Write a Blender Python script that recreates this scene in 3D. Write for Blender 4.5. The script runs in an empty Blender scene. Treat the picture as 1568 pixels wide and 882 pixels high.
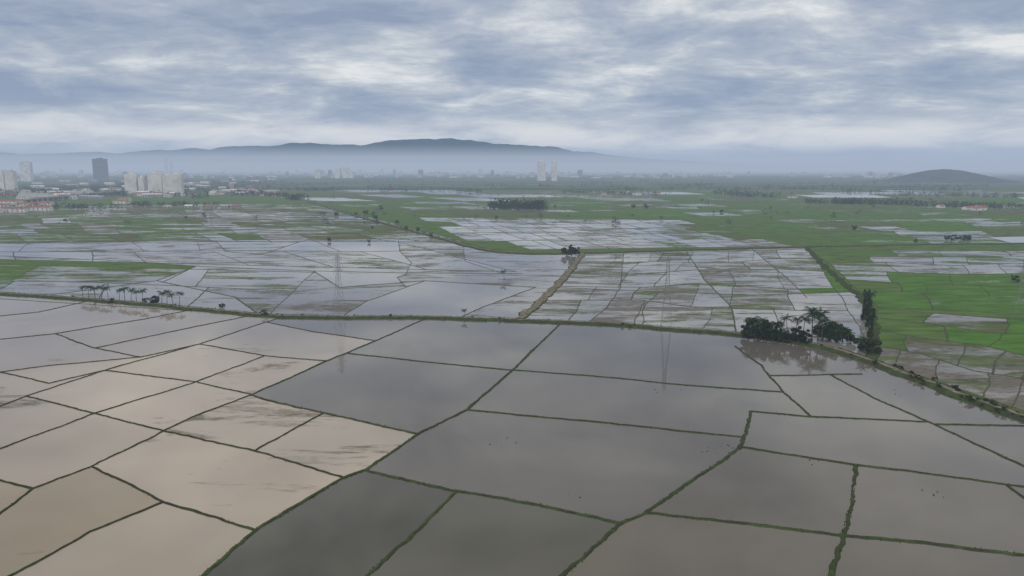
import bpy, math, random
from mathutils import Vector, Matrix, noise
from mathutils.geometry import delaunay_2d_cdt
random.seed(7)
R=random.Random(11)
sc=bpy.context.scene
# ---------------------------------------------------------------- survey
F=1120.0; H=75.0; TH=math.atan(185/F)
cT,sT=math.cos(TH),math.sin(TH)
def G(u,v):
    """survey sheet coordinate -> metres on the flat plain"""
    dx=(u-784); dy=F*cT+(441-v)*sT; dz=-F*sT+(441-v)*cT
    t=H/(-dz); return (dx*t,dy*t)
def elev(v): return math.atan((441-v)/F)-TH
def onray(u,v,D):
    return ((u-784)/F*D*cT, D, H+D*math.tan(elev(v)))

# ---------------------------------------------------------------- nodes
def mat(name):
    m=bpy.data.materials.new(name); m.use_nodes=True
    nt=m.node_tree; nt.nodes.clear()
    out=nt.nodes.new('ShaderNodeOutputMaterial'); return m,nt,out
def setin(nt,s,v):
    if v is None: return
    if isinstance(v,bpy.types.NodeSocket): nt.links.new(v,s)
    else: s.default_value=v
def MA(nt,op,a,b=None,c=None,clamp=False):
    n=nt.nodes.new('ShaderNodeMath'); n.operation=op; n.use_clamp=clamp
    for i,x in enumerate((a,b,c)):
        setin(nt,n.inputs[i],x)
    return n.outputs[0]
def MIX(nt,f,a,b,bt='MIX'):
    n=nt.nodes.new('ShaderNodeMix'); n.data_type='RGBA'; n.blend_type=bt
    setin(nt,n.inputs[0],f)
    for i,x in ((6,a),(7,b)):
        if isinstance(x,tuple) and len(x)==3: x=(*x,1)
        setin(nt,n.inputs[i],x)
    return n.outputs[2]
def NOISE(nt,vec,scale,detail=5,rough=.55,dist=0):
    n=nt.nodes.new('ShaderNodeTexNoise'); setin(nt,n.inputs['Vector'],vec)
    n.inputs['Scale'].default_value=scale; n.inputs['Detail'].default_value=detail
    n.inputs['Roughness'].default_value=rough; n.inputs['Distortion'].default_value=dist
    return n.outputs['Fac']
def RAMP(nt,f,stops):
    n=nt.nodes.new('ShaderNodeValToRGB'); setin(nt,n.inputs[0],f)
    e=n.color_ramp.elements
    while len(e)<len(stops): e.new(.5)
    for i,(p,c) in enumerate(stops):
        e[i].position=p; e[i].color=(*c,1) if len(c)==3 else c
    return n.outputs[0]
def POS(nt):
    return nt.nodes.new('ShaderNodeNewGeometry').outputs['Position']
def MAPV(nt,vec,scale,rot=0):
    n=nt.nodes.new('ShaderNodeMapping'); setin(nt,n.inputs[0],vec)
    n.inputs['Scale'].default_value=scale; n.inputs['Rotation'].default_value=(0,0,rot); return n.outputs[0]
def BSDF(nt,col,rough=.8,ior=1.45,spec=.5,normal=None):
    n=nt.nodes.new('ShaderNodeBsdfPrincipled')
    if isinstance(col,tuple) and len(col)==3: col=(*col,1)
    setin(nt,n.inputs['Base Color'],col); setin(nt,n.inputs['Roughness'],rough)
    n.inputs['IOR'].default_value=ior; n.inputs['Specular IOR Level'].default_value=spec
    if normal: nt.links.new(normal,n.inputs['Normal'])
    return n.outputs[0]
def simple(name,c1,c2,scale,rough=.85,spec=.3):
    m,nt,out=mat(name); n=NOISE(nt,POS(nt),scale,3,.6)
    c=RAMP(nt,n,[(.35,c1),(.65,c2)])
    if rough>.8:
        d=nt.nodes.new('ShaderNodeBsdfDiffuse'); nt.links.new(c,d.inputs[0]); nt.links.new(d.outputs[0],out.inputs[0])
    else: nt.links.new(BSDF(nt,c,rough,1.45,spec),out.inputs[0])
    return m

M_trunk=simple('bark',(.09,.07,.05),(.16,.13,.1),2)
M_leaf=simple('foliage',(.010,.026,.011),(.045,.075,.026),.6)
M_palm=simple('palm_frond',(.018,.036,.014),(.045,.075,.027),.8)
M_fartree=simple('far_foliage',(.014,.032,.018),(.04,.065,.03),.04)
M_grass=simple('bund_grass',(.028,.055,.015),(.06,.105,.028),.35)
M_steel=simple('galvanised_steel',(.2,.205,.21),(.28,.285,.29),1,.5)
M_white=simple('painted_wall',(.5,.49,.47),(.68,.67,.64),.05)
M_grey=simple('grey_wall',(.22,.23,.25),(.34,.34,.35),.05)
M_win=simple('window_glass',(.03,.04,.05),(.07,.08,.09),.3,.15,.5)
M_dark=simple('tinted_facade',(.05,.07,.09),(.1,.12,.15),.05,.3,.5)
M_roof=simple('clay_roof',(.2,.09,.06),(.3,.14,.1),.2)
M_conc=simple('concrete',(.25,.25,.24),(.38,.37,.35),.3)

def soil(name,s1,c1,s2,c2):
    m,nt,out=mat(name); p=POS(nt)
    c=RAMP(nt,NOISE(nt,p,s1,5,.65),c1)
    if s2: c=MIX(nt,.45,c,RAMP(nt,NOISE(nt,p,s2,3,.6),c2))
    d=nt.nodes.new('ShaderNodeBsdfDiffuse'); nt.links.new(c,d.inputs[0]); nt.links.new(d.outputs[0],out.inputs[0]); return m
M_bund=soil('bund_soil',.22,[(.36,(.045,.04,.028)),(.47,(.03,.052,.018)),(.6,(.055,.095,.026)),(.72,(.10,.09,.06))],2.2,[(.3,(.03,.03,.02)),(.7,(.08,.085,.042))])
M_tbund=soil('thin_bund_soil',.12,[(.36,(.035,.032,.024)),(.5,(.035,.043,.02)),(.66,(.05,.08,.025))],2.2,[(.3,(.025,.025,.02)),(.7,(.07,.07,.04))])
M_fbund=soil('far_bund_soil',.02,[(.36,(.07,.062,.045)),(.5,(.06,.075,.035)),(.62,(.07,.11,.035)),(.7,(.12,.10,.075))],.6,[(.3,(.06,.06,.04)),(.7,(.13,.13,.085))])
M_track=soil('dirt_track',.5,[(.36,(.08,.09,.045)),(.5,(.15,.13,.095)),(.65,(.24,.21,.17))],0,None)

# paddy material -------------------------------------------------------
m,nt,out=mat('flooded_paddy'); p=POS(nt)
at=nt.nodes.new('ShaderNodeAttribute'); at.attribute_name='tint'
cv=nt.nodes.new('ShaderNodeAttribute'); cv.attribute_name='cover'
sp=nt.nodes.new('ShaderNodeSeparateColor'); nt.links.new(cv.outputs['Color'],sp.inputs[0])
veg,mud,rnd=sp.outputs[0],sp.outputs[1],sp.outputs[2]
pv=MAPV(nt,p,(.016,.05,.05),.25)
nv=NOISE(nt,pv,1,7,.68,.5)
nf=NOISE(nt,MAPV(nt,p,(.25,.55,1),.1),1,4,.65)
nvn=MA(nt,'MULTIPLY_ADD',nv,3.0,-1.0); nvn=MA(nt,'MULTIPLY_ADD',nf,.7,MA(nt,'SUBTRACT',nvn,.35))
vm=MA(nt,'MULTIPLY_ADD',MA(nt,'SUBTRACT',veg,nvn),3.2,.3,clamp=True)
pm=MAPV(nt,p,(.022,.065,.05),-.35)
nm=NOISE(nt,pm,1,7,.68,.9); nmn=MA(nt,'MULTIPLY_ADD',nm,3.0,-1.0); nmn=MA(nt,'MULTIPLY_ADD',nf,.6,MA(nt,'SUBTRACT',nmn,.3))
mm=MA(nt,'MULTIPLY_ADD',MA(nt,'SUBTRACT',mud,nmn),3.0,.2,clamp=True)
nl=NOISE(nt,p,.012,3,.5,.5)
tint=MIX(nt,1.0,at.outputs['Color'],RAMP(nt,nl,[(.3,(.8,.8,.8)),(.7,(1.15,1.13,1.1))]),'MULTIPLY')
bn=NOISE(nt,p,1.3,2,.6)
bp=nt.nodes.new('ShaderNodeBump'); bp.inputs['Strength'].default_value=.02; bp.inputs['Distance'].default_value=.02
nt.links.new(bn,bp.inputs['Height'])
rg=MA(nt,'MULTIPLY_ADD',nl,.08,.0)
water=BSDF(nt,tint,rg,1.34,.5,bp.outputs[0])
mudc=MIX(nt,.4,RAMP(nt,nf,[(.35,(.075,.065,.045)),(.65,(.15,.13,.095))]),MIX(nt,1.0,tint,(.6,.6,.6),'MULTIPLY'))
mudb=BSDF(nt,mudc,.65,1.35,.2)
ng=NOISE(nt,pv,3.,5,.6)
vegc=MIX(nt,rnd,RAMP(nt,ng,[(.35,(.06,.072,.035)),(.65,(.125,.13,.07))]),RAMP(nt,ng,[(.35,(.052,.115,.022)),(.65,(.085,.18,.036))]))
vegb=nt.nodes.new('ShaderNodeBsdfDiffuse'); nt.links.new(vegc,vegb.inputs[0])
s1=nt.nodes.new('ShaderNodeMixShader'); setin(nt,s1.inputs[0],mm); nt.links.new(water,s1.inputs[1]); nt.links.new(mudb,s1.inputs[2])
s2=nt.nodes.new('ShaderNodeMixShader'); setin(nt,s2.inputs[0],vm); nt.links.new(s1.outputs[0],s2.inputs[1]); nt.links.new(vegb.outputs[0],s2.inputs[2])
nt.links.new(s2.outputs[0],out.inputs[0]); M_paddy=m

m,nt,out=mat('plain_ground'); p=POS(nt)
a=NOISE(nt,MAPV(nt,p,(.0008,.0022,1)),1,7,.65); b=NOISE(nt,MAPV(nt,p,(.004,.012,1)),1,5,.7)
c=RAMP(nt,a,[(.38,(.03,.05,.025)),(.48,(.06,.10,.035)),(.58,(.075,.125,.045)),(.7,(.12,.12,.09))])
c=MIX(nt,.5,c,RAMP(nt,b,[(.42,(.02,.035,.02)),(.52,(.07,.10,.04)),(.68,(.2,.2,.18))]))
d=nt.nodes.new('ShaderNodeBsdfDiffuse'); nt.links.new(c,d.inputs[0]); nt.links.new(d.outputs[0],out.inputs[0]); M_plain=m
M_forest=simple('forest_hill',(.012,.026,.022),(.035,.05,.035),.012)

# ---------------------------------------------------------------- mesh builder
class MB:
    def __init__(s): s.v=[]; s.f=[]; s.m=[]
    def quadbox(s,c,size,mi=0,rot=0):
        cx,cy,cz=c; a,b,h=size[0]/2,size[1]/2,size[2]; k=len(s.v); cr,sr=math.cos(rot),math.sin(rot)
        for z in (cz,cz+h):
            for x,y in ((-a,-b),(a,-b),(a,b),(-a,b)):
                s.v.append((cx+x*cr-y*sr,cy+x*sr+y*cr,z))
        for f in ((3,2,1,0),(4,5,6,7),(0,1,5,4),(1,2,6,5),(2,3,7,6),(3,0,4,7)):
            s.f.append(tuple(k+i for i in f)); s.m.append(mi)
    def face(s,pts,mi=0):
        k=len(s.v); s.v.extend(pts); s.f.append(tuple(range(k,k+len(pts)))); s.m.append(mi)
    def tube(s,pts,rads,n=6,mi=0):
        k=len(s.v)
        for i,(p,r) in enumerate(zip(pts,rads)):
            p=Vector(p); q=Vector(pts[min(i+1,len(pts)-1)])-Vector(pts[max(i-1,0)])
            q.normalize(); a=q.orthogonal().normalized(); b=q.cross(a)
            for j in range(n):
                t=2*math.pi*j/n; s.v.append(tuple(p+a*(r*math.cos(t))+b*(r*math.sin(t))))
        for i in range(len(pts)-1):
            for j in range(n):
                s.f.append((k+i*n+j,k+i*n+(j+1)%n,k+(i+1)*n+(j+1)%n,k+(i+1)*n+j)); s.m.append(mi)
    def bar(s,a,b,w,mi=0): s.tube([a,b],[w,w],3,mi)
    def mesh(s,name,mats):
        me=bpy.data.meshes.new(name); me.from_pydata(s.v,[],s.f)
        for x in mats: me.materials.append(x)
        me.polygons.foreach_set('material_index',s.m); me.update(); return me
    def obj(s,name,mats,loc=(0,0,0),rot=0):
        return place(name,s.mesh(name,mats),loc,rot)
def place(name,me,loc=(0,0,0),rot=0,scale=1):
    o=bpy.data.objects.new(name,me); sc.collection.objects.link(o)
    o.location=loc; o.rotation_euler=(0,0,rot)
    o.scale=(scale,)*3 if not isinstance(scale,tuple) else scale
    return o

# ---------------------------------------------------------------- field lines (survey sheet)
L=[]
def ln(pts,w=.9,kind='thin'): L.append([list(map(lambda q:tuple(map(float,q)),pts)),w,kind])
DY=[(-900,420),(-350,436),(-120,443),(0,450),(130,459),(290,472),(410,486),(560,487),(640,486),(780,491),(900,495),(1000,502),(1150,514),(1240,526),(1330,552),(1430,590),(1500,618),(1568,641),(1700,690),(1900,775),(2300,980)]
ln(DY,0,'dyke')
for p in [
 [(0,520),(85,511),(150,500),(225,488),(300,475)],
 [(0,484),(60,478),(140,470)],
 [(85,511),(145,533),(215,547)],
 [(145,533),(300,500),(385,485)],
 [(0,570),(75,560),(215,547)] ,
 [(215,547),(305,527),(430,490)],
 [(305,527),(405,545),(500,553)],
 [(410,500),(480,508),(575,522)],
 [(0,570),(75,587),(160,567)],
 [(0,622),(40,607),(160,567),(305,530)],
 [(160,567),(300,585),(385,603)],
 [(40,607),(145,633),(250,660),(390,690),(525,730)],
 [(0,688),(145,633),(300,585),(405,545)],
 [(250,660),(300,636),(385,605)],
 [(0,736),(50,748),(140,715),(250,662)],
 [(0,786),(50,748)],
 [(390,690),(495,635)],
 [(140,715),(250,768),(390,810)],
 [(0,890),(140,815),(250,768)],
 ]: ln(p,.6)
for p in [
 [(385,605),(500,553),(575,522),(655,488)],
 [(530,541),(660,555),(785,567),(900,575),(1050,590),(1200,601)],
 [(715,628),(900,645),(1140,670)],
 [(700,755),(640,812),(560,882)],
 [(1125,530),(1165,560),(1200,600),(1243,637)],
 [(1175,578),(1320,573)],
 [(1270,577),(1340,610),(1430,650),(1568,714)],
 [(1135,685),(1200,695),(1310,712),(1440,728),(1568,746)],
 [(1430,650),(1568,652)],
 [(1150,630),(1240,638),(1420,647)],
 [(1540,742),(1568,762)],
 ]: ln(p,.72,'mid')
for p in [
 [(310,882),(390,812),(525,733),(560,720),(640,665),(715,628),(785,567),(860,498)],
 [(385,605),(410,613),(495,632),(640,665)],
 [(560,725),(690,750),(820,772),(950,799)],
 [(862,882),(950,802),(990,785),(1080,722),(1135,685),(1143,660),(1150,630)],
 [(1310,712),(1305,770),(1293,818),(1272,882)],
 [(990,787),(1150,803),(1290,820),(1420,832),(1568,850)],
 ]: ln(p,.92,'green')
for p in [[(0,392),(160,398),(310,408),(480,415),(620,418),(800,419)],
          [(0,372),(300,368),(600,366),(700,371)],
          [(610,367),(612,385),(630,402),(622,420),(608,425),(625,448)],
          [(60,440),(240,430),(300,412)],[(240,430),(360,455),(400,484)],
          [(330,365),(345,385),(400,390),(470,372)],
          [(480,415),(520,440),(650,430),(820,440)],
          [(710,372),(712,400),(770,420)],[(300,408),(250,430)],
          [(650,430),(560,462),(520,485)],[(820,440),(740,470),(700,489)],
          [(955,388),(950,440),(930,470),(900,495)],[(1050,384),(1080,430),(1120,470),(1128,512)],
          [(1150,382),(1210,430),(1235,470)],[(850,440),(1000,446),(1150,452),(1300,458)],
          [(985,500),(985,470),(1010,446)]]:
    ln(p,1.2,'far')
TRK=[(892,388),(880,405),(862,427),(845,447),(820,468),(795,489)]
ROAD=[(470,308),(560,335),(620,350),(700,372),(745,384),(800,389),(892,388),(1050,383),(1230,378),(1420,374),(1900,371),(2400,369)]
CRK=[(1235,379),(1270,415),(1300,440),(1325,460),(1340,500),(1335,552)]
for p in (TRK,ROAD,CRK): ln(p,0,'none')
def segd(p,a,b):
    ax,ay=a;bx,by=b;dx,dy=bx-ax,by-ay; l=dx*dx+dy*dy
    t=max(0,min(1,((p[0]-ax)*dx+(p[1]-ay)*dy)/l)) if l else 0
    q=(ax+t*dx,ay+t*dy); return math.hypot(p[0]-q[0],p[1]-q[1]),q
for i,(pts,w,k) in enumerate(L):
    for e in (0,-1):
        p=pts[e]
        if p[0]<=0 or p[0]>=1568 or p[1]>=882: continue
        best=(15,None)
        for j,(q,_,_) in enumerate(L):
            if j==i: continue
            for a,b in zip(q,q[1:]):
                d,c=segd(p,a,b)
                if d<best[0]: best=(d,c)
        if best[1]: pts[e]=best[1]
W=[]
for pts,w,k in L:
    wp=[Vector(G(*p)) for p in pts]
    for e,n in ((0,1),(-1,-2)):
        p=pts[e]
        if (p[0]<=0 or p[0]>=1568 or p[1]>=882) and k!='none' and p[1]>415:
            d=(wp[e]-wp[n]).normalized(); ext=wp[e]+d*(380 if k!='dyke' else 500)
            if e==0: wp.insert(0,ext)
            else: wp.append(ext)
    W.append((wp,w,k))
def block(q,nu,nv,w=.9,jit=.25):
    c=[Vector(G(*x)) for x in q]
    def P(u,v): return (c[0]*(1-u)+c[1]*u)*(1-v)+(c[3]*(1-u)+c[2]*u)*v
    rows=[]
    for j in range(nv+1):
        off=[0 if j in(0,nv) else (R.random()-.5)*jit*1.6/nv for _ in range(nu+1)]
        base=j/nv
        rows.append([P(i/nu,base+off[i]) for i in range(nu+1)])
        W.append((rows[-1],w,'far'))
    def RP(j,u):
        x=max(0,min(.9999,u))*nu; i=int(x); return rows[j][i].lerp(rows[j][i+1],x-i)
    for j in range(nv):
        n=max(2,nu+R.randint(-2,2))
        for i in range(n+1):
            u=i/n+(0 if i in(0,n) else (R.random()-.5)*jit*2.6/n)
            a=RP(j,u); b=RP(j+1,min(1,max(0,u+(R.random()-.5)*.3/n if 0<i<n else u)))
            d=(b-a); 
            if d.length<1: continue
            d.normalize(); mid=(a+b)/2+Vector((R.uniform(-2,2),0))
            W.append(([a-d*.8,mid,b+d*.8],w,'far'))
block([(-300,398),(480,417),(410,484),(-300,438)],5,2)
block([(-300,374),(600,368),(790,416),(-300,390)],8,2)
block([(-500,322),(480,311),(710,370),(-500,371)],17,8,1.0)
block([(640,333),(1040,337),(1215,377),(745,383)],10,5)
block([(892,391),(1240,381),(1325,520),(798,490)],6,5)
block([(1245,383),(1950,385),(1950,500),(1345,470)],7,6)
block([(1345,473),(1950,520),(1950,760),(1340,552)],6,4)
block([(1050,337),(2300,330),(2300,366),(1235,376)],12,5,1.1)
block([(490,309),(2300,309),(2300,328),(630,332)],22,5,1.2)
block([(300,291),(2400,291),(2400,308),(490,308)],26,4,1.5)

# ---------------------------------------------------------------- CDT -> fields
verts=[];edges=[]
def addpl(pts,closed=False):
    k=len(verts); verts.extend([Vector((p[0]/100,p[1]/100)) for p in pts])
    for i in range(len(pts)-1): edges.append((k+i,k+i+1))
    if closed: edges.append((k+len(pts)-1,k))
HULL=[(-220,45),(220,45),(3600,2450),(-3600,2450)]
for wp,w,k in W: addpl(wp)
addpl(HULL,True)
rv,re,rf,ov,oe,of=delaunay_2d_cdt(verts,edges,[],0,1e-4,True)
con=set()
for e,o in zip(re,oe):
    if len(o): con.add((min(e),max(e)))
emap={}
for i,f in enumerate(rf):
    for a,b in zip(f,f[1:]+f[:1]):
        emap.setdefault((min(a,b),max(a,b)),[]).append(i)
reg=[-1]*len(rf); regs=[]
for i in range(len(rf)):
    if reg[i]>=0: continue
    k=len(regs); st=[i]; reg[i]=k; mem=[]
    while st:
        x=st.pop(); mem.append(x); f=rf[x]
        for a,b in zip(f,f[1:]+f[:1]):
            key=(min(a,b),max(a,b))
            if key in con: continue
            for y in emap[key]:
                if reg[y]<0: reg[y]=k; st.append(y)
    regs.append(mem)
def inp(p,poly):
    c=False; n=len(poly); x,y=p
    for i in range(n):
        x1,y1=poly[i];x2,y2=poly[(i+1)%n]
        if (y1>y)!=(y2>y) and x<(x2-x1)*(y-y1)/(y2-y1)+x1: c=not c
    return c
u_=R.uniform
def jt(c,j=.1):
    k=1+u_(-j,j); return tuple(x*k for x in c)
Z=[]
def zone(poly,fn): Z.append(([G(*p) for p in poly],fn))
zone([(-900,735),(0,736),(50,750),(140,716),(250,768),(130,822),(0,895),(-500,1600),(-900,1600)],lambda:(jt((.27,.215,.145),.06),-.5,.12,0))
zone([(390,640),(495,628),(650,664),(525,735),(388,692)],lambda:((.33,.28,.22),-.6,.36,0))
zone([(-900,540),(0,541),(500,546),(386,604),(640,664),(525,733),(390,811),(300,890),(-200,1600),(-900,1600)],lambda:(jt((.335,.278,.215),.07),-.6,R.choice([-.1,.1,.18,.25,.3]),0))
zone([(-1400,395),(-900,420),(0,448),(290,470),(405,486),(440,490),(405,547),(-900,548),(-1400,548)],lambda:(jt((.29,.25,.21),.08),-.6,u_(-.2,.2),0))
zone([(300,890),(392,810),(560,722),(700,752),(600,850),(400,1100),(-100,1600),(-200,1600)],lambda:((.05,.048,.032),-.6,-.6,0))
zone([(400,1100),(700,753),(950,800),(850,900),(500,1600)],lambda:((.072,.068,.048),-.6,-.6,0))
zone([(500,1600),(850,900),(950,800),(990,787),(1290,820),(1272,900),(1150,1600)],lambda:((.115,.10,.076),-.6,-.6,0))
zone([(1135,684),(1568,745),(2500,890),(2500,1600),(1150,1600),(1270,900),(990,786)],lambda:(jt((.115,.10,.078),.12),-.6,-.6,0))
zone([(405,486),(655,486),(575,522),(500,553),(305,527)],lambda:((.15,.135,.12),-.6,-.1,0))
zone([(300,480)]+DY[6:]+[(2300,1600),(-800,1600)],lambda:(jt((.115,.104,.09),.15),-.6,-.5,0))
zone([(-900,392),(0,393),(260,407),(250,430),(60,441),(-900,430)],lambda:(jt((.14,.13,.11)),u_(.35,.75),u_(.2,.4),u_(.2,.7)))
zone([(-900,372),(620,364),(720,372),(800,388),(880,392),(850,440),(792,490),(400,484),(0,448),(-900,436)],lambda:(jt((.22,.21,.205),.15),R.choice([-.4,0,.1,.2,.3,.4]),R.choice([-.2,.1,.25,.4,.5]),u_(.0,.35)))
zone([(-900,326),(460,308),(560,335),(640,354),(710,372),(-900,373)],lambda:(jt((.22,.2,.17)),u_(.35,.9),u_(.4,.8),u_(0,.6)))
zone([(630,334),(1040,337),(1060,355),(1215,378),(745,385),(690,368)],lambda:(jt((.28,.27,.26)),u_(.15,.5),u_(.25,.6),u_(.1,.6)))
zone([(1260,421),(1580,424),(1900,430),(1950,495),(1568,488),(1345,472)],lambda:((.1,.1,.08),u_(.9,1.5),.3,u_(.8,1)))
zone([(1385,503),(1440,494),(1568,490),(1950,500),(1950,545),(1568,531),(1510,530)],lambda:((.1,.1,.08),1.6,.3,1))
zone([(892,390),(1240,380),(1325,460),(1335,552),(1240,525),(795,490)],lambda:(jt((.22,.21,.2)),u_(.15,.55),u_(.3,.7),u_(.0,.3)))
zone([(1340,470),(2000,480),(2300,980),(1568,640),(1340,552)],lambda:(jt((.2,.18,.15)),u_(.2,.6),u_(.4,.8),u_(.05,.3)))
zone([(1240,380),(1290,376),(1568,392),(2000,395),(2000,432),(1568,424),(1262,420)],lambda:(jt((.2,.19,.17)),u_(.1,.55),u_(.3,.7),u_(.2,.6)))
zone([(1530,366),(2400,364),(2400,378),(1568,377)],lambda:((.24,.24,.23),-.1,0,.5))
zone([(460,306),(2400,306),(2400,380),(1240,380),(1060,352),(1040,336),(600,334)],lambda:((.14,.14,.12),u_(.7,1.4) if R.random()<.82 else u_(.3,.6),.5,u_(.15,.95)))
def region_at(c):
    for poly,fn in Z:
        if inp(c,poly): return fn()
    if c[1]>900:
        if R.random()<.2: return ((.2,.2,.19),.25,.4,.5)
        return (.14,.14,.12),u_(.6,1.4),.4,u_(.1,.75)
    return jt((.14,.13,.11)),.3,.5,.3
tint_a=[None]*len(rf); cov=[None]*len(rf)
for mem in regs:
    best=max(mem,key=lambda x:abs((rv[rf[x][1]]-rv[rf[x][0]]).cross(rv[rf[x][2]]-rv[rf[x][0]])))
    c=(rv[rf[best][0]]+rv[rf[best][1]]+rv[rf[best][2]])/3*100
    t,ve,mu,g=region_at((c.x,c.y))
    for x in mem:
        tint_a[x]=(*t,1); cov[x]=(ve,mu,g,1)
me=bpy.data.meshes.new('flooded_rice_paddies')
me.from_pydata([(v.x*100,v.y*100,0) for v in rv],[],[tuple(f) for f in rf])
for nm,arr in (('tint',tint_a),('cover',cov)):
    a=me.attributes.new(nm,'FLOAT_COLOR','FACE')
    flat=[x for c in arr for x in c]; a.data.foreach_set('color',flat)
me.materials.append(M_paddy); me.update()
place('flooded_rice_paddies',me)
g=MB(); S=45000; n=12
for i in range(n):
    for j in range(n):
        x0=-S+2*S*i/n;x1=-S+2*S*(i+1)/n;y0=-S+2*S*j/n;y1=-S+2*S*(j+1)/n
        g.face([(x0,y0,-.35),(x1,y0,-.35),(x1,y1,-.35),(x0,y1,-.35)])
g.obj('ground',[M_plain])

# ---------------------------------------------------------------- bunds
def resample(pts,step):
    out=[Vector(pts[0])]
    for a,b in zip(pts,pts[1:]):
        a=Vector(a);b=Vector(b);d=(b-a).length; n=max(1,int(d/step))
        for i in range(1,n+1): out.append(a.lerp(b,i/n))
    return out
def smooth(pts,it=2):
    for _ in range(it):
        o=[pts[0]]
        for a,b in zip(pts,pts[1:]): o+= [a.lerp(b,.25),a.lerp(b,.75)]
        o.append(pts[-1]); pts=o
    return pts
def strip(mb,pts,prof,step,wj=.25,wob=.15,mis=None):
    ps=resample(pts,step); k=len(mb.v); n=len(prof)
    for i,p in enumerate(ps):
        d=ps[min(i+1,len(ps)-1)]-ps[max(i-1,0)]
        if d.length<1e-6: d=Vector((1,0))
        d.normalize(); nn=Vector((-d.y,d.x))
        wv=noise.noise(Vector((p.x*.3,p.y*.3,1)))*wob*2+noise.noise(Vector((p.x*.06,p.y*.06,5)))*wob*3
        for j,(o,z) in enumerate(prof):
            jj=1+noise.noise(Vector((p.x*.55,p.y*.55,j*7.3)))*wj*2+noise.noise(Vector((p.x*.07,p.y*.07,9)))*wj*1.4
            q=p+nn*(o*jj+wv)
            mb.v.append((q.x,q.y,z+(noise.noise(Vector((p.x,p.y,j*3.1)))*.08 if 0<j<n-1 else 0)))
    for i in range(len(ps)-1):
        for j in range(n-1):
            mb.f.append((k+i*n+j,k+i*n+j+1,k+(i+1)*n+j+1,k+(i+1)*n+j)); mb.m.append(mis[j] if mis else 0)
    return ps
def infr(p): return p.y>95 and abs(p.x)<p.y*.78+30
bm=MB(); tufts=[]
for wp,w,k in W:
    if k in('dyke','none'): continue
    y=sum(p.y for p in wp)/len(wp)
    step=.9 if y<450 else (4 if y<900 else 12)
    mi={'thin':1,'mid':0,'green':0,'far':2}[k]
    if k=='far': w=w*R.choice([.4,.5,.65,.9,1.2])*(.75 if y<900 else 1)
    hh=.24 if k!='far' else .2
    ps=strip(bm,wp,[(-w*.62,-.1),(-w*.3,hh),(w*.3,hh),(w*.62,-.1)],step,.42,.18,[mi]*3)
    if k!='far':
        for p in resample(wp,.4 if k=='green' else .8):
            if infr(p) and R.random()<(.9 if k!='thin' else .3): tufts.append((p.x+u_(-.5,.5)*w,p.y+u_(-.5,.5)*w,.12,u_(.12,.34)))
bm.obj('paddy_bunds',[M_bund,M_tbund,M_fbund])
dk=smooth([Vector(G(*p)) for p in DY])
b=MB(); ps=strip(b,dk,[(-4.2,-.2),(-2.6,.75),(-1.0,1.0),(1.0,1.0),(2.8,.7),(4.6,-.2)],1.6,.16,.5,[0,0,1,0,0])
b.obj('irrigation_dyke',[M_bund,M_track])
for p in resample(dk,.3):
    if not infr(p): continue
    o=R.choice([-1,1])*u_(1.2,4.6); tufts.append((p.x+u_(-.5,.5),p.y+o,.3,u_(.3,.9)))
b=MB(); tk=smooth([Vector(G(*p)) for p in TRK]); strip(b,tk,[(-3.2,-.2),(-2.2,.5),(-1.3,.6),(1.3,.6),(2.2,.5),(3.2,-.2)],3,.2,.5,[0,1,1,1,0])
b.obj('dirt_track',[M_bund,M_track])
b=MB(); rd=smooth([Vector(G(*p)) for p in ROAD]); strip(b,rd,[(-6,-.2),(-3.5,.7),(-1.5,.8),(1.5,.8),(3.5,.7),(7,-.2)],6,.15,.8,[0,0,1,0,0])
b.obj('farm_road',[M_bund,M_track])
b=MB(); ck=smooth([Vector(G(*p)) for p in CRK]); strip(b,ck,[(-3.0,-.2),(-1.5,.5),(1.5,.5),(3,-.2)],5,.2,.8,[0,0,0])
b.obj('creek_bank',[M_bund])
gm=MB()
for x,y,z,h in tufts:
    for _ in range(3):
        a=u_(0,6.283); r=u_(.05,.35)*max(1,h*1.4); wx,wy=math.cos(a)*r*.5,math.sin(a)*r*.5
        lx,ly=u_(-.25,.25)*h,u_(-.25,.25)*h; cx,cy=x+u_(-.2,.2),y+u_(-.2,.2)
        gm.face([(cx-wx,cy-wy,z-.15),(cx+wx,cy+wy,z-.15),(cx+lx,cy+ly,z+h)])
gm.obj('bund_grass',[M_grass])
gm=MB()
for cu,cv_,n in ((1105,690,7),(1115,688,5),(1425,755,5),(1010,600,4),(1240,700,4),(760,680,4),(880,760,4),(1380,600,4)):
    for k in range(n):
        x,y=G(cu+R.gauss(0,14),cv_+R.gauss(0,5)); s=u_(.08,.3); a=u_(0,3.14)
        for q in range(3):
            aa=a+q*1.05; gm.face([(x-math.cos(aa)*s,y-math.sin(aa)*s,-.02),(x+math.cos(aa)*s,y+math.sin(aa)*s,-.02),(x+u_(-.1,.1),y,s*.9)])
gm.obj('seedling_clumps',[M_grass])
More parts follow.
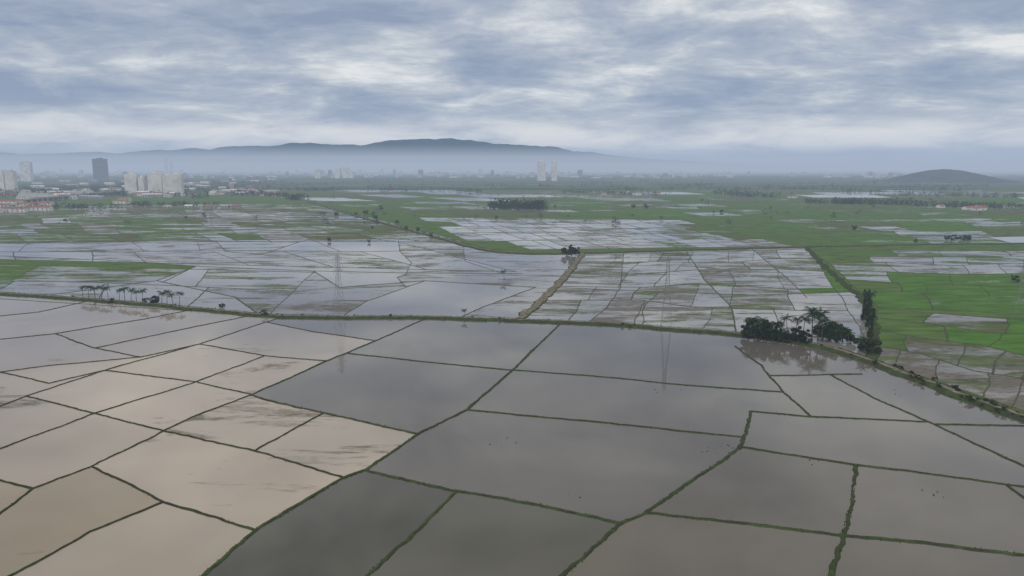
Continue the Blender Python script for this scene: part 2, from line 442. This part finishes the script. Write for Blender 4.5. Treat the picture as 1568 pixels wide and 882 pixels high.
# ---------------------------------------------------------------- trees
def palm_mesh(seed,h=11.5):
    r=random.Random(seed); m=MB(); lean=r.uniform(-.09,.09); ln2=r.uniform(-.08,.08)
    pts=[];rad=[]
    for i in range(9):
        t=i/8; pts.append((lean*h*t*t,ln2*h*t*t,h*t-.2)); rad.append(.24*(1-.5*t)+(.12 if i==0 else 0))
    m.tube(pts,rad,7,0); top=Vector(pts[-1])
    for k in range(24):
        az=k*2.4+r.uniform(-.2,.2); e=r.uniform(-.3,1.25); ll=r.uniform(3.4,4.6)
        p=top.copy(); seg=9
        hd=Vector((math.cos(az),math.sin(az),0)); side=Vector((-math.sin(az),math.cos(az),0))
        for s in range(seg):
            ee=e-(s/seg)**1.3*1.5; d=hd*math.cos(ee)+Vector((0,0,math.sin(ee)))
            q=p+d*(ll/seg)
            m.face([tuple(p-side*.05),tuple(p+side*.05),tuple(q+side*.04),tuple(q-side*.04)],1)
            if s>0:
                lw=.85*math.sin(math.pi*(s+.8)/(seg+1.2))+.15
                for sg in (-1,1):
                    for tt in (.0,.5):
                        b0=p.lerp(q,tt); b1=p.lerp(q,tt+.4)
                        tip=b0+side*sg*lw*.85+d*.3+Vector((0,0,-lw*r.uniform(.3,.75)))
                        m.face([tuple(b0),tuple(b1),tuple(tip)],1)
            p=q
    for k in range(7):
        a=r.uniform(0,6.28); c=top+Vector((math.cos(a)*.35,math.sin(a)*.35,-.35))
        m.tube([tuple(c+Vector((0,0,-.16))),tuple(c),tuple(c+Vector((0,0,.16)))],[.05,.15,.05],5,1)
    return m.mesh('palm_mesh',[M_trunk,M_palm])
def tree_mesh(seed,h=8,w=7,nl=2600,leaf=.52,low=.1):
    r=random.Random(seed); m=MB()
    m.tube([(0,0,-.3),(r.uniform(-.1,.1),.1,h*.2),(.2,0,h*.45)],[.35,.24,.17],7,0)
    cl=[]
    for k in range(13):
        a=k*2.399+r.uniform(-.4,.4); rr=w*.5*math.sqrt(r.uniform(.05,.75)); z=h*r.uniform(low+.12,.85)
        if rr<w*.15: z=h*.82
        c=Vector((math.cos(a)*rr,math.sin(a)*rr,z)); cl.append((c,r.uniform(.13,.24)*w))
        m.tube([(.1,0,h*r.uniform(.2,.42)),tuple(c*.6+Vector((0,0,h*.12))),tuple(c)],[.13,.08,.03],5,0)
    for i in range(nl):
        c,s=r.choice(cl); d=Vector((r.gauss(0,1),r.gauss(0,1),r.gauss(0,1))); d.normalize(); d*=s*r.uniform(.5,1.08)
        d.z*=.8; p=c+d; a=Vector((r.gauss(0,1),r.gauss(0,1),r.gauss(0,1))).normalized(); b=a.orthogonal().normalized(); s2=leaf*r.uniform(.5,1.2)
        m.face([tuple(p-a*s2*.5),tuple(p+b*s2*.4),tuple(p+a*s2*.5),tuple(p-b*s2*.4)],1)
    return m.mesh('broadleaf_mesh',[M_trunk,M_leaf])
PM=[palm_mesh(s,h) for s,h in ((1,10.5),(2,12),(3,9),(4,11.2))]
TM=[tree_mesh(s,h,w) for s,h,w in ((5,8,8),(6,9,7),(7,6.5,8),(8,8,6))]
BM=[tree_mesh(s,2.6,3.2,420,.35,0) for s in (9,10)]
def palm(u,v,h):
    x,y=G(u,v); k=R.randrange(4); s=h/(12.5,14,11,13.2)[k]; f=s*1.3 if h<9 else s*1.05; place('palm_tree',PM[k],(x,y,0),u_(0,6.28),(f,f,s))
def tree(u,v,h,f=1):
    x,y=G(u,v); k=R.randrange(4); s=h/(8,9,6.5,8)[k]; place('broadleaf_tree',TM[k],(x,y,-.1),u_(0,6.28),(s*f,s*f,s))
def shrub(u,v,h):
    x,y=G(u,v); place('shrub',R.choice(BM),(x,y,0),u_(0,6.28),h/2.6)
for u,v,h in [(127,456,7.5),(136,457,8),(146,457,7),(156,458,8.5),(166,459,8),(183,461,7.5),(191,461,8.5),(201,462,8),(209,463,7.5),(218,464,8.5),(248,467,8),(256,467,9),(265,468,7.5),(275,468,8),(712,487,5),(772,428,7)]: palm(u,v,h)
for u,h in [(171,3),(222,3),(240,3)]: shrub(u,464,h)
tree(237,466,5)
for u,v,h in [(1146,517,8.5),(1155,518,9.5),(1164,519,10),(1174,520,9),(1184,522,9),(1192,523,7.5),(1212,524,7),(1222,526,8),(1232,527,7),(1200,524,4.5),(1260,520,7),(1270,521,8.5),(1280,522,8),(1290,523,6.5),(1302,526,5.5),(1332,541,6.5),(1322,536,5.5)]: tree(u,v,h*1.02,1.0)
for v,h in ((535,5),(520,7),(505,9),(494,9),(484,9),(475,8.5),(467,8),(459,7)): tree(1333-(535-v)*.09+u_(-1,1),v,h,.55)
for u,v,h in [(1205,520,11.5),(1229,521,11.5),(1243,520,14.5),(1252,521,14),(1258,523,11),(1218,519,10.5),(1298,530,7),(1323,541,7),(1168,519,10),(1335,470,9)]: palm(u,v,h)
for u,v,h in [(405,484,3.5),(340,471,2.6)]: tree(u,v,h)
for u,v,h in [(868,391,8),(875,391,10),(882,391,8)]: tree(u,v,h)
for u,v,h in [(583,322,9),(1308,353,7),(1452,368,6),(1462,369,7),(1470,368,6),(1480,369,7),(1402,372,5),(990,320,7),(1075,308,6),(660,362,5),(640,354,5),(622,352,6),(608,342,5),(570,350,4),(1554,432,5),(1160,300,8),(285,335,5),(100,340,5),(1180,320,5),(850,318,6),(970,318,7),(988,318,8),(504,370,5),(565,372,4),(1105,325,5),(760,335,5),(515,330,6),(545,330,6),(575,335,6),(560,328,7)]: tree(u,v,h)
for i in range(60):
    p=dk[R.randrange(len(dk))]
    place('shrub',R.choice(BM),(p.x+u_(-3,3),p.y+u_(-4,4),.3),u_(0,6),u_(.25,.6))
for i in range(40):
    t=R.choice([1430,1480,1520,1555,1400,1360])+u_(-20,20)
    v=552+(t-1330)*.385
    if R.random()<.7: x,y=G(t,v); place('shrub',R.choice(BM),(x+u_(-3,3),y+u_(-3,3),.2),u_(0,6),u_(.4,.9))

def clump(m,x,y,h,w,n=22):
    for i in range(n):
        a=u_(0,6.283); t=R.random(); rr=w*.5*math.sqrt(R.random())*math.sin(math.pi*(.12+.8*t))**.6
        cx,cy,cz=x+math.cos(a)*rr,y+math.sin(a)*rr,h*(.1+.88*t); s=h*u_(.1,.24)
        d=[Vector((R.gauss(0,1),R.gauss(0,1),R.gauss(0,1))).normalized()*s for _ in range(3)]
        m.face([(cx+q.x,cy+q.y,max(0,cz+q.z)) for q in d])
def treeline(name,segs,mat_=M_fartree):
    m=MB()
    for (a,b,n,h,dep) in segs:
        A=Vector(G(*a));B=Vector(G(*b))
        for i in range(n):
            p=A.lerp(B,R.random()); hh=h*u_(.5,1.2); clump(m,p.x+u_(-3,3),p.y+u_(-dep,dep),hh,hh*u_(.9,1.5))
    return m.obj(name,[mat_])
treeline('tree_plantation',[((750,320),(832,320),150,15,26)])
treeline('distant_treeline',[((360,297),(470,304),130,11,30),((440,306),(466,307),30,12,10),((90,320),(180,319),50,9,20),((200,316),(335,315),70,9,14),((-150,330),(90,318),70,9,30)])
treeline('distant_treeline',[((1090,297),(1190,301),90,11,25),((1120,301),(1185,303),50,9,14),((1235,311),(1300,312),70,9,18),((1280,312),(1400,314),120,12,16),((1400,316),(1568,320),130,10,22),((1568,320),(1900,325),100,10,30),((1380,300),(1568,303),110,10,22),((1290,293),(1400,296),70,10,30)])
treeline('distant_treeline',[((860,295),(1010,299),130,9,22),((580,291),(640,293),50,9,30),((480,292),(520,293),25,9,30),((700,293),(740,294),30,10,20),((1010,290),(1300,291),110,10,60)])
segs=[]
for i in range(230):
    v=262+32*R.random()**1.2; u=u_(-150,1750); L_=u_(20,120)
    segs.append(((u,v),(u+L_,v+u_(-1,1)),R.randint(6,22),13 if v<275 else 10,30))
for i in range(120):
    v=u_(274,304); u=u_(-200,400); segs.append(((u,v),(u+u_(20,80),v),R.randint(10,22),11,30))
treeline('distant_woodland',segs)
segs=[]
for i in range(110):
    v=u_(292,345); u=u_(380,1600) if v<330 else u_(-50,1600); segs.append(((u,v),(u+3,v),R.choice([1,1,2,3,4]),u_(3,8),4))
treeline('scattered_field_trees',segs)

# ---------------------------------------------------------------- buildings
def tower(m,cx,cy,w,d,h,rot=0,wall=0,fl=3.2,bay=4.5):
    cr,sr=math.cos(rot),math.sin(rot)
    def q(x,y,z,a,b,c,mi): m.quadbox((cx+x*cr-y*sr,cy+x*sr+y*cr,z),(a,b,c),mi,rot)
    q(0,0,0,w-.8,d-.8,h-.5,1)
    n=int(h/fl)
    for i in range(n+1): q(0,0,i*fl,w,d,1.25,wall)
    nb=max(2,int(w/bay))
    for i in range(nb+1):
        x=-w/2+w*i/nb
        x=max(-w/2+.7,min(w/2-.7,x))
        q(x,0,.02,1.5,d+.1,n*fl+1.2,wall)
    nd=max(1,int(d/bay))
    for i in range(nd+1):
        y=max(-d/2+.72,min(d/2-.72,-d/2+d*i/nd)); q(0,y,.01,w+.08,1.45,n*fl+1.18,wall)
    q(0,0,n*fl+1.25,w*.45,d*.5,4.5,wall); q(w*.1,0,n*fl+5.75,w*.18,d*.25,2.5,wall)
MATS=[M_white,M_win,M_roof,M_grey,M_dark,M_conc]
def tower_at(name,u,vb,vt,wpx,dep,wall=0,rot=0):
    x,y=G(u,vb); k=y/(F*cT); h=H+y*math.tan(elev(vt)) ; m=MB()
    tower(m,0,0,wpx*k,dep,h,rot,wall); return m.obj(name,MATS,(x,y,0))
tower_at('apartment_tower',4,293,264,14,22); tower_at('apartment_tower',19,293,262,12,25,0,.2)
tower_at('apartment_tower',42,278,248,15,26,0,.1)
tower_at('office_tower',155.5,277,243,18,35,4,.15)
for u,w,t in ((203,17,267),(219,8,272),(240,20,265),(259,14,268),(273,14,267)):
    tower_at('apartment_block',u,296.5,t,w,18,0,.1)
tower_at('apartment_block',229,293,270,12,20,3)
tower_at('apartment_tower',829,277,247,12,30); tower_at('apartment_tower',848.5,277,248,8,28)
tower_at('apartment_tower',739,266,241,4,30,0)
for u,w,t in ((518,8,257),(530,9,257),(538,6,262),(487,8,260)): tower_at('apartment_block',u,273,t,w,30,0)
for u,w,t in ((255,4,243),(263,4,248)): tower_at('apartment_tower',u,265,t,w,30,3)
m=MB()
for i in range(430):
    c=R.choice([60,150,300,500,560,620,680,740,820,900,960,1050,1340,1420,1180]); u=R.gauss(c,60); v=u_(261,273)
    x,y=G(u,v); hh=R.choice([8,10,14,18,24,30,40]) * (1.3 if u<900 else .8); w=u_(14,40)
    m_w=R.choice([0,0,0,5])
    if hh<12: m.quadbox((x,y,0),(w*1.6,20,hh),m_w); m.quadbox((x,y,hh),(w*1.5,18,.8),R.choice([2,5]))
    else:
        m.quadbox((x,y,0),(w-.8,19,hh-.3),1)
        for k in range(int(hh/3.4)+1): m.quadbox((x,y,k*3.4),(w,20,1.9),m_w)
        for k in (-.48,-.16,.16,.48): m.quadbox((x+w*k,y,.01),(2,20.1,hh),m_w)
        m.quadbox((x,y,hh+1.8),(w*.4,8,4),m_w)
m.obj('distant_city_buildings',MATS)
def gable(m,cx,cy,w,d,h,rh,rot=0,wall=0,roof=2):
    cr,sr=math.cos(rot),math.sin(rot)
    T=lambda x,y,z:(cx+x*cr-y*sr,cy+x*sr+y*cr,z)
    m.quadbox((cx,cy,0),(w,d,h),wall,rot)
    a,b=w/2+.5,d/2+.7; hh=h+.02
    m.face([T(-a,-b,hh),T(a,-b,hh),T(a,0,hh+rh),T(-a,0,hh+rh)],roof)
    m.face([T(a,b,hh),T(-a,b,hh),T(-a,0,hh+rh),T(a,0,hh+rh)],roof)
    for s in (-1,1): m.face([T(s*w/2,-d/2,hh),T(s*w/2,d/2,hh),T(s*w/2,0,hh+rh*.9)],wall)
    n=max(1,int(w/6))
    for i in range(n):
        x=-w/2+w*(i+.5)/n
        for z in ([.9,4.1] if h>5 else [.9]):
            px,py,_=T(x,-d/2-.03,0); m.quadbox((px,py,z),(2.4,.1,1.4),1,rot)
def houses(name,u,v,n,w=8,wall=0,roof=2,h=6.5,rot=0,dv=0):
    m=MB(); x,y=G(u,v); 
    for i in range(n): gable(m,i*(w+.05)*math.cos(rot),i*w*math.sin(rot),w,11,h+ (i%2)*.4,2.4,rot,wall,roof)
    m.obj(name,MATS,(x,y,0))
for u,v,n in ((-40,326,6),(8,325,5),(48,323,5),(-20,319,6),(30,317,6),(66,315,3),(0,313,6),(178,312,4),(186,308,3)): houses('terrace_houses',u,v,n,rot=u_(-.1,.1))
for u,v in ((345,318),(362,318),(318,319),(258,319),(290,318)): houses('farm_shed',u,v,1,14,5,R.choice([5,0,2]),3.5)
for u,v in ((905,296),(925,298),(945,297),(962,296),(972,299),(1000,297),(1150,299),(1480,321),(1492,322),(1504,321),(1498,319),(1110,297),(1395,313),(1440,318),(400,300),(420,301),(385,299),(1210,303),(600,294)):
    houses('village_house',u,v,R.choice([1,2]),11,0,R.choice([2,2,5]),3.8,rot=u_(-.4,.4))
m=MB()
for i in range(190):
    u=u_(-250,420); v=u_(277,306)+ (0 if u<300 else -6); x,y=G(u,v); gable(m,x,y,u_(15,50),14,u_(5,9),2.5,u_(-.3,.3),R.choice([0,0,3]),R.choice([2,5,5,0]))
m.obj('suburban_houses',MATS)
m=MB(); a=Vector(G(40,312));b2=Vector(G(185,297)); d=b2-a; rot=math.atan2(d.y,d.x); c=(a+b2)/2
m.quadbox((c.x,c.y,8),(d.length,14,1.4),5,rot)
for s in(-1,1): m.quadbox((c.x-math.sin(rot)*6.8*s,c.y+math.cos(rot)*6.8*s,9.41),(d.length,.3,1),5,rot)
for i in range(22):
    p=a.lerp(b2,(i+.5)/22); m.quadbox((p.x,p.y,0),(2,8,7.99),5,rot)
m.obj('highway_viaduct',MATS)

# ---------------------------------------------------------------- pylons
def pylon(u,v,h,rot=0):
    m=MB(); lv=[(0,2.4),(.18,1.95),(.34,1.5),(.48,1.15),(.6,.9),(.7,.75),(.8,.7),(.9,.65),(.965,.55)]
    cs=[]
    for t,r in lv: cs.append([(sx*r,sy*r,h*t) for sx,sy in((-1,-1),(1,-1),(1,1),(-1,1))])
    for A,B in zip(cs,cs[1:]):
        for i in range(4):
            j=(i+1)%4; m.bar(A[i],B[i],.075); m.bar(A[i],B[j],.035); m.bar(A[j],B[i],.035); m.bar(B[i],B[j],.035)
    for c in cs[-1]: m.bar(c,(0,0,h),.06)
    for z in (.7,.8,.9):
        for s in(-1,1):
            tip=(s*(4.3 if z==.8 else 3.6),0,h*z+.3)
            for sy in(-1,1):
                m.bar((s*.75,sy*.75,h*z),tip,.055); m.bar((s*.7,sy*.7,h*z+1.5),tip,.04)
            m.bar(tip,(tip[0],0,tip[2]-1.6),.07)
    x,y=G(u,v); m.obj('transmission_tower',[M_steel],(x,y,0),rot)
pylon(520,481,32,1.2);pylon(1020,497,33.5,1.2);pylon(1562,478,33,1.2)

# ---------------------------------------------------------------- mountains and hill
def mountains(name,prof,D,dep,seed):
    us=[p[0] for p in prof]
    def pv(u):
        for a,b in zip(prof,prof[1:]):
            if a[0]<=u<=b[0]:
                t=(u-a[0])/(b[0]-a[0]); t=t*t*(3-2*t)*.5+t*.5; return a[1]+(b[1]-a[1])*t
        return prof[-1][1]
    m=MB(); n=0; cols=[]
    u=us[0]; rows=16
    while u<=us[-1]:
        cols.append(u); u+=3
    for u in cols:
        x,_,z=onray(u,pv(u),D)
        for j in range(rows+1):
            t=j/rows; y=D+dep*(t-.6); s=math.sin(math.pi*min(1,t/.6)/2)**1.2 if t<.6 else math.cos((t-.6)/.4*math.pi/2)
            rid=abs(noise.fractal(Vector((x*.0009+seed,y*.0009,0)),1,2,5))
            zz=max(0,z)*s-rid*z*.55*(s*(1-s))*3+noise.fractal(Vector((x*.004,y*.004,seed)),1,2,4)*18*s*min(1,D/12000)
            m.v.append((x,y,zz-4))
    r=rows+1
    for i in range(len(cols)-1):
        for j in range(rows): m.f.append((i*r+j,(i+1)*r+j,(i+1)*r+j+1,i*r+j+1)); m.m.append(0)
    o=m.obj(name,[M_forest]); 
    for p in o.data.polygons: p.use_smooth=True
mountains('mountain_range',[(300,254),(360,240),(400,230),(430,223),(452,219),(480,219),(500,221),(540,221),(560,222),(585,217),(610,214),(640,213),(665,213),(690,211.5),(712,214),(735,216),(760,220),(790,221),(820,223),(850,225),(868,229),(885,236),(920,241),(960,246),(1010,254)],16500,5000,3.1)
mountains('distant_hills',[(-300,242),(-100,237),(0,233),(40,236),(100,234),(150,232),(180,235),(210,232),(240,229),(270,230),(300,226),(325,229),(350,224),(400,223),(440,222),(520,225),(600,228),(900,232),(940,238),(1000,243),(1100,249),(1200,254)],19500,3000,9.7)
mountains('forested_hill',[(1340,279),(1370,273),(1390,267),(1410,262),(1430,259),(1450,258),(1465,259),(1480,263),(1500,269),(1520,276),(1560,281)],3900,700,5.5)
# ---------------------------------------------------------------- haze volumes
def haze(name,x0,x1,y0,y1,z0,z1,dens,col):
    m,nt,out=mat(name)
    ab=nt.nodes.new('ShaderNodeVolumeAbsorption'); ab.inputs[0].default_value=(0,0,0,1); ab.inputs[1].default_value=dens
    em=nt.nodes.new('ShaderNodeEmission'); em.inputs[0].default_value=(*col,1); em.inputs[1].default_value=dens  # self-glow stands in for daylight scattered by the haze
    ad=nt.nodes.new('ShaderNodeAddShader'); nt.links.new(ab.outputs[0],ad.inputs[0]); nt.links.new(em.outputs[0],ad.inputs[1])
    nt.links.new(ad.outputs[0],out.inputs['Volume'])
    b=MB(); b.quadbox(((x0+x1)/2,(y0+y1)/2,z0),(x1-x0,y1-y0,z1-z0)); b.obj(name,[m])
haze('haze',-42000,42000,-42000,42000,-20,135,1/8000,(.385,.44,.545))
haze('high_haze',-43000,43000,-43000,43000,-25,760,1/38000,(.215,.36,.60))
haze('morning_mist',-14000,14000,6200,14500,-15,262,1/6800,(.465,.52,.61))

# ---------------------------------------------------------------- sky
w=bpy.data.worlds.new('World'); sc.world=w; w.use_nodes=True; nt=w.node_tree; nt.nodes.clear()
wo=nt.nodes.new('ShaderNodeOutputWorld')
SUN_E,SUN_A=math.radians(38),math.radians(205)
sky=nt.nodes.new('ShaderNodeTexSky'); sky.sky_type='NISHITA'; sky.sun_disc=False; sky.sun_elevation=SUN_E; sky.sun_rotation=SUN_A
b1=nt.nodes.new('ShaderNodeBackground'); nt.links.new(sky.outputs[0],b1.inputs[0]); b1.inputs[1].default_value=.1
tc=nt.nodes.new('ShaderNodeTexCoord'); sx=nt.nodes.new('ShaderNodeSeparateXYZ'); nt.links.new(tc.outputs['Generated'],sx.inputs[0])
X,Y,Zz=sx.outputs
zc=MA(nt,'MAXIMUM',Zz,0.0); den=MA(nt,'ADD',zc,.17)
cb=nt.nodes.new('ShaderNodeCombineXYZ'); nt.links.new(MA(nt,'DIVIDE',X,den),cb.inputs[0]); nt.links.new(MA(nt,'DIVIDE',Y,den),cb.inputs[1])
P=cb.outputs[0]
n1=NOISE(nt,P,1.7,10,.57,.35); n2=NOISE(nt,MAPV(nt,P,(.8,1.25,1),.12),7.5,7,.66,.5); n3=NOISE(nt,P,.6,2,.5)
val=MA(nt,'ADD',MA(nt,'MULTIPLY',n1,.78),MA(nt,'MULTIPLY',n2,.22))
val=MA(nt,'MULTIPLY_ADD',MA(nt,'SUBTRACT',val,.5),1.2,.5)
val=MA(nt,'ADD',val,MA(nt,'MULTIPLY_ADD',n3,.28,-.14))
ym=MA(nt,'MAXIMUM',Y,.05); ax=MA(nt,'DIVIDE',X,ym); az=MA(nt,'DIVIDE',Zz,ym)
def gau(u,v,su,sv):
    x0=(u-784)/F; z0=math.tan(elev(v)) 
    a=MA(nt,'DIVIDE',MA(nt,'SUBTRACT',ax,x0),su/F); b=MA(nt,'DIVIDE',MA(nt,'SUBTRACT',az,z0),sv/F)
    return MA(nt,'POWER',2.718,MA(nt,'MULTIPLY',MA(nt,'ADD',MA(nt,'MULTIPLY',a,a),MA(nt,'MULTIPLY',b,b)),-1.0))
for u,v,su,sv,amp in [(380,95,220,20,.12),(610,118,110,13,.15),(830,65,120,26,.08),(1150,20,180,24,.12),(1520,65,90,18,.14),(880,145,170,18,.10),(1420,212,120,9,.08),(1080,90,120,25,.07),
          (150,150,260,26,-.11),(720,172,170,12,-.09),(1250,160,220,24,-.06),(200,25,250,26,-.03),(560,20,200,22,-.05),(1350,40,120,20,-.05)]:
    val=MA(nt,'MULTIPLY_ADD',gau(u,v,su,sv),amp,val)
col=RAMP(nt,val,[(.34,(.28,.335,.45)),(.44,(.365,.415,.515)),(.52,(.46,.50,.57)),(.59,(.61,.64,.67)),(.70,(.90,.89,.86))])
bz=MA(nt,'DIVIDE',MA(nt,'SUBTRACT',zc,.036),.024); band=MA(nt,'POWER',2.718,MA(nt,'MULTIPLY',MA(nt,'MULTIPLY',bz,bz),-1.0))
band=MA(nt,'MULTIPLY',band,MA(nt,'MULTIPLY_ADD',n1,2.2,-.30,clamp=True))
col=MIX(nt,band,col,(.98,.94,.87))
upf=MA(nt,'DIVIDE',MA(nt,'SUBTRACT',zc,.20),.3,clamp=True)
col=MIX(nt,upf,col,MIX(nt,RAMP(nt,n1,[(.38,(0,0,0)),(.62,(1,1,1))]),(.52,.54,.58),(1.35,1.33,1.28)))
b2_=nt.nodes.new('ShaderNodeBackground'); nt.links.new(col,b2_.inputs[0]); b2_.inputs[1].default_value=1.0
mx=nt.nodes.new('ShaderNodeMixShader'); mx.inputs[0].default_value=.93
nt.links.new(b1.outputs[0],mx.inputs[1]); nt.links.new(b2_.outputs[0],mx.inputs[2]); nt.links.new(mx.outputs[0],wo.inputs[0])
sd=bpy.data.lights.new('sun','SUN'); sd.energy=.95; sd.angle=math.radians(14); sd.color=(1,.95,.88)
so=bpy.data.objects.new('sun',sd); sc.collection.objects.link(so)
dirv=Vector((math.sin(SUN_A)*math.cos(SUN_E),math.cos(SUN_A)*math.cos(SUN_E),math.sin(SUN_E)))
so.rotation_euler=dirv.to_track_quat('Z','Y').to_euler(); so.location=(0,-50,200)
cd=bpy.data.cameras.new('camera'); cd.sensor_width=36; cd.lens=36*F/1568; cd.clip_end=120000; cd.clip_start=.5
co=bpy.data.objects.new('camera',cd); sc.collection.objects.link(co); co.location=(0,0,H); co.rotation_euler=(math.pi/2-TH,0,0)
sc.camera=co
sc.view_settings.view_transform='Standard'; sc.view_settings.look='None'; sc.view_settings.exposure=0
